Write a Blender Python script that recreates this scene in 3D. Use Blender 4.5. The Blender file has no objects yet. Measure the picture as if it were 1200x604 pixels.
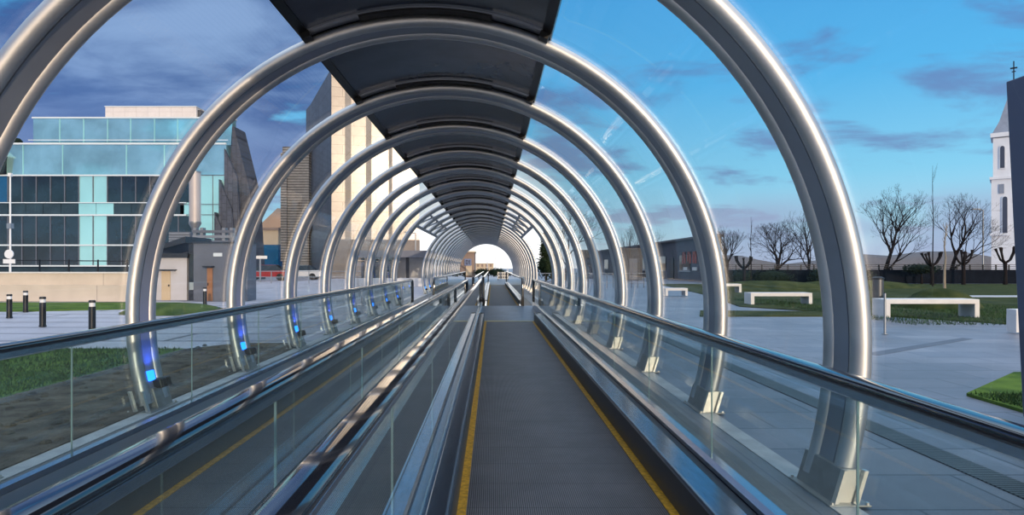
import bpy, math, random
from mathutils import Vector, Matrix
random.seed(7)
S = bpy.context.scene
COL = S.collection
PI = math.pi
def R(a): return math.radians(a)

# ------------------------------------------------------------------ camera, sky, sun, exposure
F, PX0, PY0, EYE = 750.0, 577.0, 312.0, 1.36
cd = bpy.data.cameras.new('camera'); cam = bpy.data.objects.new('camera', cd); COL.objects.link(cam)
cam.location = (0, 0, EYE); cam.rotation_euler = (R(90), 0, 0)
cd.sensor_width = 36.0; cd.lens = F * 36.0 / 1200
cd.shift_x = (600 - PX0) / 1200.0; cd.shift_y = (PY0 - 302) / 1200.0
cd.clip_start = 0.05; cd.clip_end = 2000
S.camera = cam
S.view_settings.view_transform = 'Standard'; S.view_settings.look = 'None'
S.view_settings.exposure = 0.13; S.view_settings.gamma = 1.0; S.view_settings.use_curve_mapping = False
cy = S.cycles
cy.transparent_max_bounces = 48; cy.max_bounces = 10; cy.glossy_bounces = 5; cy.diffuse_bounces = 3
cy.caustics_reflective = False; cy.caustics_refractive = False; cy.sample_clamp_indirect = 6.0
cy.use_denoising = True

SUN_DIR = Vector((0.34, -0.94, 0.135)).normalized()          # towards the sun
sd = bpy.data.lights.new('sun', 'SUN'); sun = bpy.data.objects.new('sun', sd); COL.objects.link(sun)
sun.rotation_euler = SUN_DIR.to_track_quat('Z', 'Y').to_euler()
sd.energy = 2.3; sd.angle = R(0.6); sd.color = (1.0, 0.76, 0.53)

def srgb(r, g, b):
    f = lambda c: (c/255/12.92 if c/255 <= .04045 else ((c/255+.055)/1.055)**2.4)
    return (f(r), f(g), f(b), 1.0)

world = bpy.data.worlds.new('sky'); S.world = world; world.use_nodes = True
class NT:
    def __init__(s, nt): s.nt = nt; s.L = nt.links
    def n(s, t, **kw):
        nd = s.nt.nodes.new(t)
        for k, v in kw.items(): setattr(nd, k, v)
        return nd
    def put(s, sock, v):
        if hasattr(v, 'is_output') or isinstance(v, bpy.types.NodeSocket): s.L.new(v, sock)
        else: sock.default_value = v
    def math(s, op, a, b=0.0, c=None, clamp=False):
        nd = s.n('ShaderNodeMath', operation=op, use_clamp=clamp)
        s.put(nd.inputs[0], a); s.put(nd.inputs[1], b)
        if c is not None: s.put(nd.inputs[2], c)
        return nd.outputs[0]
    def mix(s, f, a, b, blend='MIX'):
        nd = s.n('ShaderNodeMix', data_type='RGBA', blend_type=blend)
        s.put(nd.inputs[0], f); s.put(nd.inputs[6], a); s.put(nd.inputs[7], b)
        return nd.outputs[2]
    def ramp(s, f, stops, interp='LINEAR'):
        nd = s.n('ShaderNodeValToRGB'); cr = nd.color_ramp; cr.interpolation = interp
        while len(cr.elements) < len(stops): cr.elements.new(0.5)
        for e, (p, c) in zip(cr.elements, stops): e.position = p; e.color = c
        s.put(nd.inputs[0], f); return nd.outputs[0]
    def noise(s, vec, scale, detail=5, rough=.55, dist=0.0):
        nd = s.n('ShaderNodeTexNoise'); s.put(nd.inputs['Vector'], vec)
        nd.inputs['Scale'].default_value = scale; nd.inputs['Detail'].default_value = detail
        nd.inputs['Roughness'].default_value = rough; nd.inputs['Distortion'].default_value = dist
        return nd.outputs[0]
    def step(s, v, a, b):
        nd = s.n('ShaderNodeMapRange', interpolation_type='SMOOTHSTEP')
        s.put(nd.inputs[0], v); nd.inputs[1].default_value = a; nd.inputs[2].default_value = b
        return nd.outputs[0]

def build_sky():
    t = NT(world.node_tree); t.nt.nodes.clear()
    tc = t.n('ShaderNodeTexCoord'); sep = t.n('ShaderNodeSeparateXYZ'); t.L.new(tc.outputs['Generated'], sep.inputs[0])
    x, y, z = sep.outputs
    g = t.ramp(z, [(0.0, srgb(226, 234, 242)), (0.045, srgb(180, 218, 236)), (0.13, srgb(138, 208, 240)),
                   (0.26, srgb(92, 182, 236)), (0.42, srgb(74, 160, 224)), (0.62, (.75, .95, 1.2, 1)), (1.0, (1.5, 1.55, 1.65, 1))])
    # flat streaky clouds on a plane overhead
    zz = t.math('ADD', t.math('MAXIMUM', z, 0.0), 0.16)
    cmb = t.n('ShaderNodeCombineXYZ')
    t.put(cmb.inputs[0], t.math('MULTIPLY', t.math('DIVIDE', x, zz), 0.75)); t.put(cmb.inputs[1], t.math('MULTIPLY', t.math('DIVIDE', y, zz), 1.0))
    cmb.inputs[2].default_value = 3.3
    n1 = t.noise(cmb.outputs[0], 2.1, 7, .55, .3)
    n2 = t.noise(cmb.outputs[0], 0.55, 4, .5, .2)
    # more cloud towards the left of the place
    left = t.math('MULTIPLY', t.step(x, 0.0, -0.34), t.step(z, 0.05, 0.16))
    amt = t.math('ADD', t.math('ADD', n1, t.math('MULTIPLY', t.math('SUBTRACT', n2, 0.5), 0.5)), t.math('MULTIPLY', left, 0.20))
    cl = t.math('MULTIPLY', t.step(amt, 0.52, 0.66), t.step(z, 0.62, 0.44))
    up = t.step(z, 0.10, 0.30)
    cl = t.math('MULTIPLY', cl, t.math('ADD', 0.80, t.math('MULTIPLY', left, 0.2)))
    ccol_r = t.ramp(z, [(0.0, srgb(196, 204, 218)), (0.12, srgb(118, 140, 186)), (0.4, srgb(86, 122, 184))])
    shade = t.step(n1, 0.40, 0.68)
    ccol_l = t.mix(shade, srgb(62, 96, 154), srgb(138, 168, 212))
    ccol = t.mix(t.math('MULTIPLY', left, up), ccol_r, ccol_l)
    col = t.mix(cl, g, ccol)
    # lilac cloud bank low on the right, and the pale glow straight ahead
    bank = t.math('MULTIPLY', t.step(z, 0.115, 0.06), t.step(x, 0.18, 0.40))
    nb = t.noise(tc.outputs['Generated'], 6.0, 4, .5)
    bank = t.math('MULTIPLY', bank, t.step(nb, 0.34, 0.54))
    col = t.mix(t.math('MULTIPLY', bank, 0.8), col, srgb(158, 172, 206))
    d = t.n('ShaderNodeVectorMath', operation='DOT_PRODUCT'); t.L.new(tc.outputs['Generated'], d.inputs[0])
    d.inputs[1].default_value = Vector((-0.03, 1, 0.03)).normalized()
    glow = t.step(d.outputs['Value'], 0.983, 1.0)
    col = t.mix(t.math('MULTIPLY', glow, 0.95), col, (1.35, 1.35, 1.32, 1))
    # warm bright quarter of the sky around the low sun, behind the viewer
    d2 = t.n('ShaderNodeVectorMath', operation='DOT_PRODUCT'); t.L.new(tc.outputs['Generated'], d2.inputs[0])
    d2.inputs[1].default_value = Vector((0.34, -0.94, 0.16)).normalized()
    g2 = t.step(d2.outputs['Value'], 0.74, 1.0)
    col = t.mix(t.math('MULTIPLY', g2, 0.9), col, (1.9, 1.45, 1.0, 1))
    bg = t.n('ShaderNodeBackground'); t.L.new(col, bg.inputs[0]); bg.inputs[1].default_value = 1.0
    out = t.n('ShaderNodeOutputWorld'); t.L.new(bg.outputs[0], out.inputs[0])
build_sky()

# ------------------------------------------------------------------ materials
M = {}
def mat(name, c, rough=.5, metal=0.0, var=0.0, vscale=4.0, bump=0.0, bscale=30.0, spec=.5, c2=None, stretch=None, emit=None, coat=0.0):
    m = bpy.data.materials.new(name); m.use_nodes = True; t = NT(m.node_tree)
    b = t.nt.nodes['Principled BSDF']
    b.inputs['Roughness'].default_value = rough; b.inputs['Metallic'].default_value = metal
    b.inputs['Specular IOR Level'].default_value = spec; b.inputs['Coat Weight'].default_value = coat
    col = c if len(c) == 4 else (*c, 1)
    tc = t.n('ShaderNodeTexCoord'); vec = tc.outputs['Object']
    if stretch:
        mp = t.n('ShaderNodeMapping'); mp.inputs['Scale'].default_value = stretch; t.L.new(vec, mp.inputs[0]); vec = mp.outputs[0]
    if var or c2:
        n = t.noise(vec, vscale, 5, .6)
        lo = tuple(v*(1-var) for v in col[:3]) + (1,); hi = tuple(min(1, v*(1+var)) for v in col[:3]) + (1,)
        if c2: lo, hi = col, (c2 if len(c2) == 4 else (*c2, 1))
        t.L.new(t.mix(t.step(n, .3, .7), lo, hi), b.inputs['Base Color'])
    else: b.inputs['Base Color'].default_value = col
    if bump:
        bp = t.n('ShaderNodeBump'); bp.inputs['Strength'].default_value = bump; bp.inputs['Distance'].default_value = .02
        t.L.new(t.noise(vec, bscale, 4, .6), bp.inputs['Height']); t.L.new(bp.outputs[0], b.inputs['Normal'])
    if emit: b.inputs['Emission Color'].default_value = (*emit[:3], 1); b.inputs['Emission Strength'].default_value = emit[3]
    M[name] = m; return m

def glass_mat(name, tint, ior=1.45, rough=0.0, haze=0.0, hcol=(.5, .6, .65, 1), gain=1.0):
    m = bpy.data.materials.new(name); m.use_nodes = True; t = NT(m.node_tree); t.nt.nodes.clear()
    tr = t.n('ShaderNodeBsdfTransparent'); tr.inputs[0].default_value = tint
    gl = t.n('ShaderNodeBsdfGlossy'); gl.inputs['Roughness'].default_value = rough; gl.inputs[0].default_value = (1, 1, 1, 1)
    fr = t.n('ShaderNodeFresnel'); fr.inputs[0].default_value = ior
    geo = t.n('ShaderNodeNewGeometry')
    fac = t.math('MULTIPLY', fr.outputs[0], t.math('SUBTRACT', 1.0, geo.outputs['Backfacing']))
    fac = t.math('MULTIPLY', fac, gain, clamp=True)
    mx = t.n('ShaderNodeMixShader'); t.L.new(fac, mx.inputs[0])
    base = tr.outputs[0]
    if haze:
        df = t.n('ShaderNodeBsdfDiffuse'); df.inputs[0].default_value = hcol
        m2 = t.n('ShaderNodeMixShader'); m2.inputs[0].default_value = haze; t.L.new(tr.outputs[0], m2.inputs[1]); t.L.new(df.outputs[0], m2.inputs[2]); base = m2.outputs[0]
    t.L.new(base, mx.inputs[1]); t.L.new(gl.outputs[0], mx.inputs[2])
    out = t.n('ShaderNodeOutputMaterial'); t.L.new(mx.outputs[0], out.inputs[0])
    M[name] = m; return m

def brick_mat(name, c1, c2, mortar, w, h, msize=.01, rough=.7, offset=.5, rot=(0, 0, 0), spec=.5, bump=.0, var=.25, vscale=1.3, metal=0.0):
    m = bpy.data.materials.new(name); m.use_nodes = True; t = NT(m.node_tree); b = t.nt.nodes['Principled BSDF']
    tc = t.n('ShaderNodeTexCoord'); mp = t.n('ShaderNodeMapping'); mp.inputs['Rotation'].default_value = rot; t.L.new(tc.outputs['Object'], mp.inputs[0])
    br = t.n('ShaderNodeTexBrick'); t.L.new(mp.outputs[0], br.inputs['Vector']); br.offset = offset
    br.inputs['Color1'].default_value = c1; br.inputs['Color2'].default_value = c2; br.inputs['Mortar'].default_value = mortar
    br.inputs['Scale'].default_value = 1.0; br.inputs['Mortar Size'].default_value = msize; br.inputs['Brick Width'].default_value = w; br.inputs['Row Height'].default_value = h
    br.inputs['Mortar Smooth'].default_value = .1
    n = t.noise(tc.outputs['Object'], vscale, 6, .65)
    k = t.mix(t.step(n, .25, .75), (1-var, 1-var, 1-var, 1), (1+var, 1+var, 1+var, 1))
    t.L.new(t.mix(1.0, br.outputs[0], k, 'MULTIPLY'), b.inputs['Base Color'])
    b.inputs['Roughness'].default_value = rough; b.inputs['Specular IOR Level'].default_value = spec; b.inputs['Metallic'].default_value = metal
    if bump:
        bp = t.n('ShaderNodeBump'); bp.inputs['Strength'].default_value = bump; bp.inputs['Distance'].default_value = .01
        t.L.new(t.math('SUBTRACT', 1.0, br.outputs['Fac']), bp.inputs['Height']); t.L.new(bp.outputs[0], b.inputs['Normal'])
    M[name] = m; return m

def groove_mat(name, c1, c2, pitch, axis='X', rough=.5, metal=.3, cross=None, bump=.5, spec=.5):
    """ribbed metal: fine grooves across one axis, optional joints across the other"""
    m = bpy.data.materials.new(name); m.use_nodes = True; t = NT(m.node_tree); b = t.nt.nodes['Principled BSDF']
    tc = t.n('ShaderNodeTexCoord'); sep = t.n('ShaderNodeSeparateXYZ'); t.L.new(tc.outputs['Object'], sep.inputs[0])
    a = sep.outputs['XYZ'.index(axis)]
    w = t.math('ABSOLUTE', t.math('SUBTRACT', t.math('FRACT', t.math('DIVIDE', a, pitch)), .5))
    w = t.step(w, .12, .30)
    n = t.noise(tc.outputs['Object'], 2.2, 6, .65)
    k = t.mix(t.step(n, .3, .7), (.8, .8, .8, 1), (1.15, 1.15, 1.15, 1))
    col = t.mix(1.0, t.mix(w, c1, c2), k, 'MULTIPLY')
    if cross:
        o = sep.outputs['XYZ'.index('Y' if axis == 'X' else 'X')]
        j = t.math('ABSOLUTE', t.math('SUBTRACT', t.math('FRACT', t.math('DIVIDE', o, cross)), .5))
        j = t.step(j, .5 - .006/cross, .5)
        col = t.mix(t.math('MULTIPLY', j, .8), col, (.01, .01, .012, 1))
    t.L.new(col, b.inputs['Base Color']); b.inputs['Roughness'].default_value = rough; b.inputs['Metallic'].default_value = metal
    b.inputs['Specular IOR Level'].default_value = spec
    if bump:
        bp = t.n('ShaderNodeBump'); bp.inputs['Strength'].default_value = bump; bp.inputs['Distance'].default_value = .003
        t.L.new(w, bp.inputs['Height']); t.L.new(bp.outputs[0], b.inputs['Normal'])
    M[name] = m; return m

mat('steel', (.56, .565, .58), .44, .88, .06, 3, .0)
mat('steel_web', (.36, .39, .45), .5, .35, .06, 2)
mat('foot_plate', (.33, .34, .34), .5, .6, .15, 6)
mat('foot_silver', (.74, .72, .68), .32, .9, .08, 8)
mat('black_metal', (.012, .013, .015), .35, .4)
mat('blue_glow_spot', (.02, .2, 1), .3, 0, emit=(.01, .18, 1.0, 5))  # emissive stand-in for the blue-lit patch of web above each uplight
mat('roof_dark', (.085, .10, .135), .12, .0, .10, 3, spec=.7)
mat('roof_trim', (.30, .34, .42), .3, .8)
mat('slot', (.006, .007, .009), .6)
mat('rubber', (.010, .011, .016), .08, 0, 0, 8, spec=.9, coat=.8)
mat('rail_steel', (.62, .66, .72), .22, 1.0)
mat('deck_metal', (.50, .56, .66), .17, 1.0, .10, 5, .035, 2.6, stretch=(6, 1.2, 1))
mat('skirt', (.052, .058, .068), .38, .4, .1, 3)
mat('yellow', (.50, .27, .012), .55, 0, .35, 30, .1, 60)
mat('comb', (.55, .50, .22), .4, .4, .1, 10)
groove_mat('belt', (.030, .028, .031, 1), (.17, .155, .165, 1), .012, 'X', .45, .3, .4, .5)
groove_mat('landing', (.20, .23, .28, 1), (.27, .30, .36, 1), .03, 'X', .38, .6, 1.2, .25)
groove_mat('side_grate', (.10, .105, .11, 1), (.24, .245, .25, 1), .016, 'Y', .55, .2, .6, .4)
mat('strip_light', (.50, .51, .53), .5, .2, .15, 5)
groove_mat('drain', (.012, .014, .016, 1), (.15, .16, .17, 1), .035, 'Y', .5, .5, None, .5)
glass_mat('skin_glass', (.97, .985, .99, 1), 1.42, 0.0, 0.0)
glass_mat('rail_glass', (.83, .90, .91, 1), 1.5, 0.0, .05, (.40, .50, .54, 1), 1.2)  # brightness put into the panes as a bluish diffuse haze
mat('glass_edge', (.30, .42, .44), .2, 0, emit=None)
brick_mat('paving', srgb(124, 126, 138), srgb(106, 110, 124), srgb(58, 62, 74), 1.2, .6, .009, .42, .5, var=.3, vscale=.45, spec=.5)
brick_mat('paving_left', srgb(178, 178, 190), srgb(160, 162, 176), srgb(78, 80, 92), 6.0, 1.3, .06, .5, .3, var=.14, vscale=.8, spec=.5)
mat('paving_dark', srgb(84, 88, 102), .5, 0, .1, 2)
mat('path', srgb(172, 174, 182), .6, 0, .1, 1.2, .1, 30)
mat('lawn', srgb(36, 50, 24), .95, 0, 0, 1.2, .8, 45, c2=srgb(70, 76, 42), spec=.1)
mat('lawn_bright', srgb(54, 82, 36), .95, 0, 0, 1.6, .8, 45, c2=srgb(96, 122, 52), spec=.1)
mat('lawn_dull', srgb(44, 66, 32), .95, 0, 0, 1.6, .8, 45, c2=srgb(82, 98, 50), spec=.1)
mat('blade', srgb(40, 70, 30), .7, 0, .4, 3, spec=.3)
mat('dirt', srgb(62, 58, 54), .95, 0, 0, 3.0, 1.0, 26, c2=srgb(112, 104, 94), spec=.1)
mat('white_stone', srgb(214, 214, 216), .6, 0, .06, 3)
mat('bark', srgb(38, 33, 35), .9, 0, .25, 6, .3, 30, spec=.05)
mat('bark_pale', srgb(150, 138, 122), .9, 0, .15, 6)
mat('bollard', (.018, .02, .024), .35, .5)
mat('bollard_white', srgb(220, 222, 225), .5)
brick_mat('warm_wall', srgb(206, 194, 182), srgb(198, 186, 174), srgb(150, 140, 132), 5.0, 1.2, .012, .8, 0, rot=(R(90), 0, 0), var=.08)
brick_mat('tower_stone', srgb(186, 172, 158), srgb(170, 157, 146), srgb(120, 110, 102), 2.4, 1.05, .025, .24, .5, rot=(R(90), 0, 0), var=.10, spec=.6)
brick_mat('tower_side', srgb(96, 100, 112), srgb(84, 88, 100), srgb(60, 62, 72), 1.2, 3.0, .03, .6, 0, rot=(R(90), 0, 0), var=.12)  # grey panels, tone darkened to paint in the side face's shade
mat('tower_strip', srgb(112, 108, 108), .4, 0, .1, 2)
mat('plinth', srgb(112, 106, 104), .6, 0, .15, 1.5)
groove_mat('louver', (.05, .05, .055, 1), (.26, .26, .27, 1), .35, 'Z', .6, .2, None, .5)
mat('teal_glass', srgb(170, 222, 226), .04, .72, .28, .22, .35, .16, spec=.9)  # broad patchy tint stands in for clouds reflected in the glazing
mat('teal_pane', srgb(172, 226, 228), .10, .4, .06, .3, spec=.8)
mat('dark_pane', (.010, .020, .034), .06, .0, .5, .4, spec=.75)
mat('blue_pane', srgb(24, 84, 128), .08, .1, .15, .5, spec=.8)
mat('spandrel', (.03, .055, .075), .2, .2, .3, .5)
mat('white_trim', srgb(206, 216, 224), .5)
brick_mat('pent_panel', srgb(214, 206, 204), srgb(208, 200, 198), srgb(188, 180, 178), 1.2, .6, .02, .7, 0, rot=(R(90), 0, 0), var=.05)
brick_mat('side_stone', srgb(72, 76, 88), srgb(60, 64, 78), srgb(40, 42, 52), .8, .5, .03, .6, .5, rot=(R(90), 0, R(90)), var=.2)
mat('grey_clad', srgb(96, 102, 116), .55, .1, .08, 1)
mat('dark_clad', srgb(44, 50, 62), .5, .2, .1, 1)
mat('pale_wall', srgb(190, 190, 198), .8, 0, .05, 1)
mat('door_beige', srgb(196, 178, 152), .6)
mat('door_brown', srgb(150, 104, 70), .6, 0, .1, 4)
mat('duct', srgb(150, 152, 158), .4, .7, .08, 2)
mat('flue', srgb(186, 178, 178), .5, .2, .05, 2)
mat('totem', srgb(84, 92, 116), .45, .35, .05, 1)
mat('church_white', srgb(222, 226, 236), .8, 0, .05, .6)
mat('church_dark', srgb(60, 70, 92), .6)
mat('slate', srgb(130, 140, 160), .6, 0, .1, 2)
mat('iron', srgb(40, 42, 48), .5, .6)
mat('pole_grey', srgb(150, 156, 164), .4, .6)
mat('shed_wall', srgb(84, 84, 94), .85, 0, .25, .35)
mat('shed_roof', srgb(92, 88, 92), .8, 0, .1, .5)
mat('sign_red', srgb(190, 84, 64), .6)
mat('sign_white', srgb(222, 220, 216), .5)
mat('hedge', srgb(26, 38, 30), .9, 0, .4, 8, 1, 20, spec=.1)
mat('fir', srgb(34, 46, 30), .9, 0, .4, 6, spec=.1)
mat('fence_dark', srgb(22, 26, 36), .9, 0, .2, 2, spec=.03)
mat('car_red', srgb(150, 40, 44), .2, .2, coat=.5)
mat('car_white', srgb(206, 210, 216), .2, .1, coat=.5)
mat('car_dark', srgb(28, 32, 40), .2, .3, coat=.5)
mat('car_glass', (.01, .015, .02), .05, spec=.8)
mat('tyre', (.01, .01, .01), .8)
mat('bin_grey', srgb(92, 96, 104), .4, .6)
mat('ochre', srgb(186, 172, 150), .8, 0, .08, .3)
mat('brown_wall', srgb(132, 116, 108), .8, 0, .1, .5)
mat('sign_blue', srgb(96, 112, 150), .5)
mat('ink', srgb(22, 28, 52), .6)
mat('hill', srgb(150, 124, 104), .9, 0, .2, .02)
mat('lamp_white', srgb(225, 228, 232), .4, 0)

# ------------------------------------------------------------------ mesh helpers
class MB:
    def __init__(s): s.v = []; s.f = []
    def quad(s, a, b, c, d):
        i = len(s.v); s.v += [tuple(a), tuple(b), tuple(c), tuple(d)]; s.f.append((i, i+1, i+2, i+3)); return s
    def tri(s, a, b, c):
        i = len(s.v); s.v += [tuple(a), tuple(b), tuple(c)]; s.f.append((i, i+1, i+2)); return s
    def box(s, x0, x1, y0, y1, z0, z1, mtx=None):
        i = len(s.v)
        P = [(x, y, z) for z in (z0, z1) for y in (y0, y1) for x in (x0, x1)]
        if mtx: P = [tuple(mtx @ Vector(p)) for p in P]
        s.v += P
        s.f += [tuple(i+k for k in q) for q in ((0, 2, 3, 1), (4, 5, 7, 6), (0, 1, 5, 4), (2, 6, 7, 3), (0, 4, 6, 2), (1, 3, 7, 5))]
        return s
    def loft(s, rings, caps=True, closed=True):
        n = len(rings[0]); base = len(s.v)
        for r in rings: s.v += [tuple(p) for p in r]
        for k in range(len(rings)-1):
            for j in range(n if closed else n-1):
                a = base+k*n+j; b = base+k*n+(j+1) % n
                s.f.append((a, b, b+n, a+n))
        if caps and closed:
            s.f.append(tuple(base+j for j in reversed(range(n)))); e = base+(len(rings)-1)*n
            s.f.append(tuple(e+j for j in range(n)))
        return s
    def tube(s, pts, rad, n=8):
        pts = [Vector(p) for p in pts]; rings = []
        if not hasattr(rad, '__len__'): rad = [rad]*len(pts)
        up = None
        for k, p in enumerate(pts):
            t = (pts[min(k+1, len(pts)-1)] - pts[max(k-1, 0)]).normalized()
            if up is None: up = Vector((0, 0, 1)) if abs(t.z) < .9 else Vector((1, 0, 0))
            u = t.cross(up).normalized(); w = u.cross(t).normalized(); up = w
            rings.append([p + (u*math.cos(2*PI*j/n) + w*math.sin(2*PI*j/n))*rad[k] for j in range(n)])
        return s.loft(rings)
    def cyl(s, x, y, z0, z1, r, r2=None, n=16):
        r2 = r if r2 is None else r2
        return s.loft([[(x+q*math.cos(2*PI*j/n), y+q*math.sin(2*PI*j/n), z) for j in range(n)] for z, q in ((z0, r), (z1, r2))])
    def lathe(s, x, y, prof, n=20):
        return s.loft([[(x+q*math.cos(2*PI*j/n), y+q*math.sin(2*PI*j/n), z) for j in range(n)] for z, q in prof])
    def prism(s, poly, z0, z1):
        return s.loft([[(x, y, z) for x, y in poly] for z in (z0, z1)])
    def extrude_y(s, poly, y0, y1):
        return s.loft([[(x, y, z) for x, z in poly] for y in (y0, y1)])
    def build(s, name, m, parent=None, smooth=None, loc=None, bevel=0):
        me = bpy.data.meshes.new(name); me.from_pydata(s.v, [], s.f); me.validate()
        import bmesh
        bm = bmesh.new(); bm.from_mesh(me); bmesh.ops.recalc_face_normals(bm, faces=bm.faces)
        if bevel:
            bmesh.ops.bevel(bm, geom=[e for e in bm.edges if e.calc_face_angle(0) > .6], offset=bevel, segments=2, affect='EDGES', profile=.5)
        bm.to_mesh(me); bm.free()
        if smooth:
            me.polygons.foreach_set('use_smooth', [True]*len(me.polygons)); me.set_sharp_from_angle(angle=R(smooth))
        me.materials.append(M[m])
        o = bpy.data.objects.new(name, me); COL.objects.link(o)
        if parent: o.parent = parent
        if loc: o.location = loc
        return o
def tag(o, label=None, cat=None, group=None, kind=None):
    if label: o['label'] = label
    if cat: o['category'] = cat
    if group: o['group'] = group
    if kind: o['kind'] = kind
    return o
def thing(name, label, cat, loc=(0, 0, 0), rz=0, group=None):
    o = bpy.data.objects.new(name, None); COL.objects.link(o); o.location = loc; o.rotation_euler = (0, 0, rz)
    return tag(o, label, cat, group)
def dup(o, parent=None):
    c = o.copy(); COL.objects.link(c)
    if parent: c.parent = parent
    for ch in o.children: dup(ch, c)
    return c
def at(px, Y): return (px - PX0) * Y / F
def hz(py, Y): return EYE + (PY0 - py) * Y / F
def gy(py, z=0.0): return F * (EYE - z) / (py - PY0)
ORD = ['zeroth', 'first', 'second', 'third', 'fourth', 'fifth', 'sixth', 'seventh', 'eighth', 'ninth', 'tenth', 'eleventh', 'twelfth', 'thirteenth', 'fourteenth', 'fifteenth', 'sixteenth', 'seventeenth']

def struct(o): return tag(o, kind='structure')

# ------------------------------------------------------------------ ground and floors
XC, ZC, RO = -0.615, 0.90, 2.82          # tunnel axis, circle centre height, outer radius
struct(MB().box(2.05, 260, -20, 330, -.4, -.012).build('ground_right', 'paving'))
struct(MB().box(-260, -3.25, -20, 330, -.4, -.012).build('ground_left', 'paving_left'))
struct(MB().box(-3.25, 2.05, 66.5, 330, -.4, -.012).build('ground_far', 'path'))
# floor of the tunnel: edge strips, grated side floors, landing plates
struct(MB().box(1.40, 1.90, -3, 66.5, -.4, 0).build('floor_right', 'side_grate'))
struct(MB().box(-3.10, -2.60, -3, 66.5, -.4, 0).build('floor_left', 'side_grate'))
struct(MB().box(1.90, 2.05, -3, 66.5, -.4, .006).build('trim_1', 'strip_light'))
struct(MB().box(-3.25, -3.10, -3, 66.5, -.4, .006).build('trim_2', 'strip_light'))
struct(MB().box(-2.60, 1.40, 15.82, 21.9, -.4, .004).build('floor', 'landing'))
struct(MB().box(-2.60, 1.40, 46.3, 66.5, -.4, .004).build('floor_far', 'landing'))

def plot(name, poly, m, z=.01, kind='structure', sub=0):
    o = MB().prism(poly, -.1, z).build(name, m); return tag(o, kind=kind)
# beds on the left
plot('lawn', [(-9.5, -3), (-5.0, -3), (-5.0, 10.4), (-9.5, 10.4)], 'lawn_bright', .02)
plot('ground_soil', [(-5.0, -3), (-3.25, -3), (-3.25, 11.2), (-4.4, 11.2), (-5.0, 10.4)], 'dirt', .015)
plot('lawn', [(-60, 19.2), (-14, 19.2), (-11.5, 20.2), (-11.5, 23.6), (-60, 23.6)], 'lawn_bright', .02)
# right side lawns and paths
plot('lawn', [(8.3, 21.5), (13.0, 13.4), (40, 13.4), (46, 48), (12.5, 48), (10.0, 30)], 'lawn', .02)
plot('lawn', [(5.6, 17.3), (10.2, 17.3), (9.6, 19.0), (6.3, 19.4)], 'lawn', .02)
plot('lawn', [(5.0, 6.75), (6.6, 8.1), (12, 8.1), (12, 3.0), (4.75, 3.0)], 'lawn_bright', .02)
plot('path', [(20, 27.5), (24, 27.5), (24, 29), (20.6, 29)], 'path', .03)
# darker paving bands across the plaza
def gp(px, py): Y = gy(py); return (at(px, Y), Y)
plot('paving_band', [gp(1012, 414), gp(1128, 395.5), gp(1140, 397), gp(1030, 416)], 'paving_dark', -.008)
# drain
tag(MB().box(3.12, 3.34, -2, 40, -.05, -.004).build('drain_grate', 'drain'), 'long dark slotted drain grate set in the paving right of the tunnel', 'drain grate')

# near grass blades and rough tufts on the verges
def blades(name, n, region, h, label):
    mb = MB(); k = 0
    while k < n:
        x, y = region()
        a = random.uniform(0, 2*PI); w = .006+random.random()*.006; hh = h*(.5+random.random()*.8)
        dx, dy = math.cos(a)*w, math.sin(a)*w; lx, ly = random.gauss(0, .4)*hh, random.gauss(0, .4)*hh
        mb.tri((x-dx, y-dy, .015), (x+dx, y+dy, .015), (x+lx, y+ly, .015+hh)); k += 1
    return tag(mb.build(name, 'blade'), label, 'grass', kind='stuff')
blades('grass', 9000, lambda: (random.uniform(5.0, 7.0), random.uniform(4.2, 6.7)), .045, 'short green grass in the near bed beside the grey pylon')
blades('grass', 9000, lambda: (random.uniform(-8.5, -5.0), random.uniform(5.5, 10.4)), .05, 'short green grass in the bed left of the tunnel')
blades('grass', 16000, lambda: (random.uniform(9.5, 17), random.uniform(14.5, 26)), .07, 'rough short grass on the lawn around the long white bench')
mb = MB()
for k in range(420):
    x, y, r = random.uniform(-5.0, -3.3), random.uniform(3.2, 11), random.uniform(.015, .05)
    mb.lathe(x, y, [(.0, r), (r*.5, r*.9), (r*.8, r*.4)], 6)
tag(mb.build('gravel', 'dirt'), 'loose stones and clods on the bare soil beside the left feet', 'gravel', kind='stuff')

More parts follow.
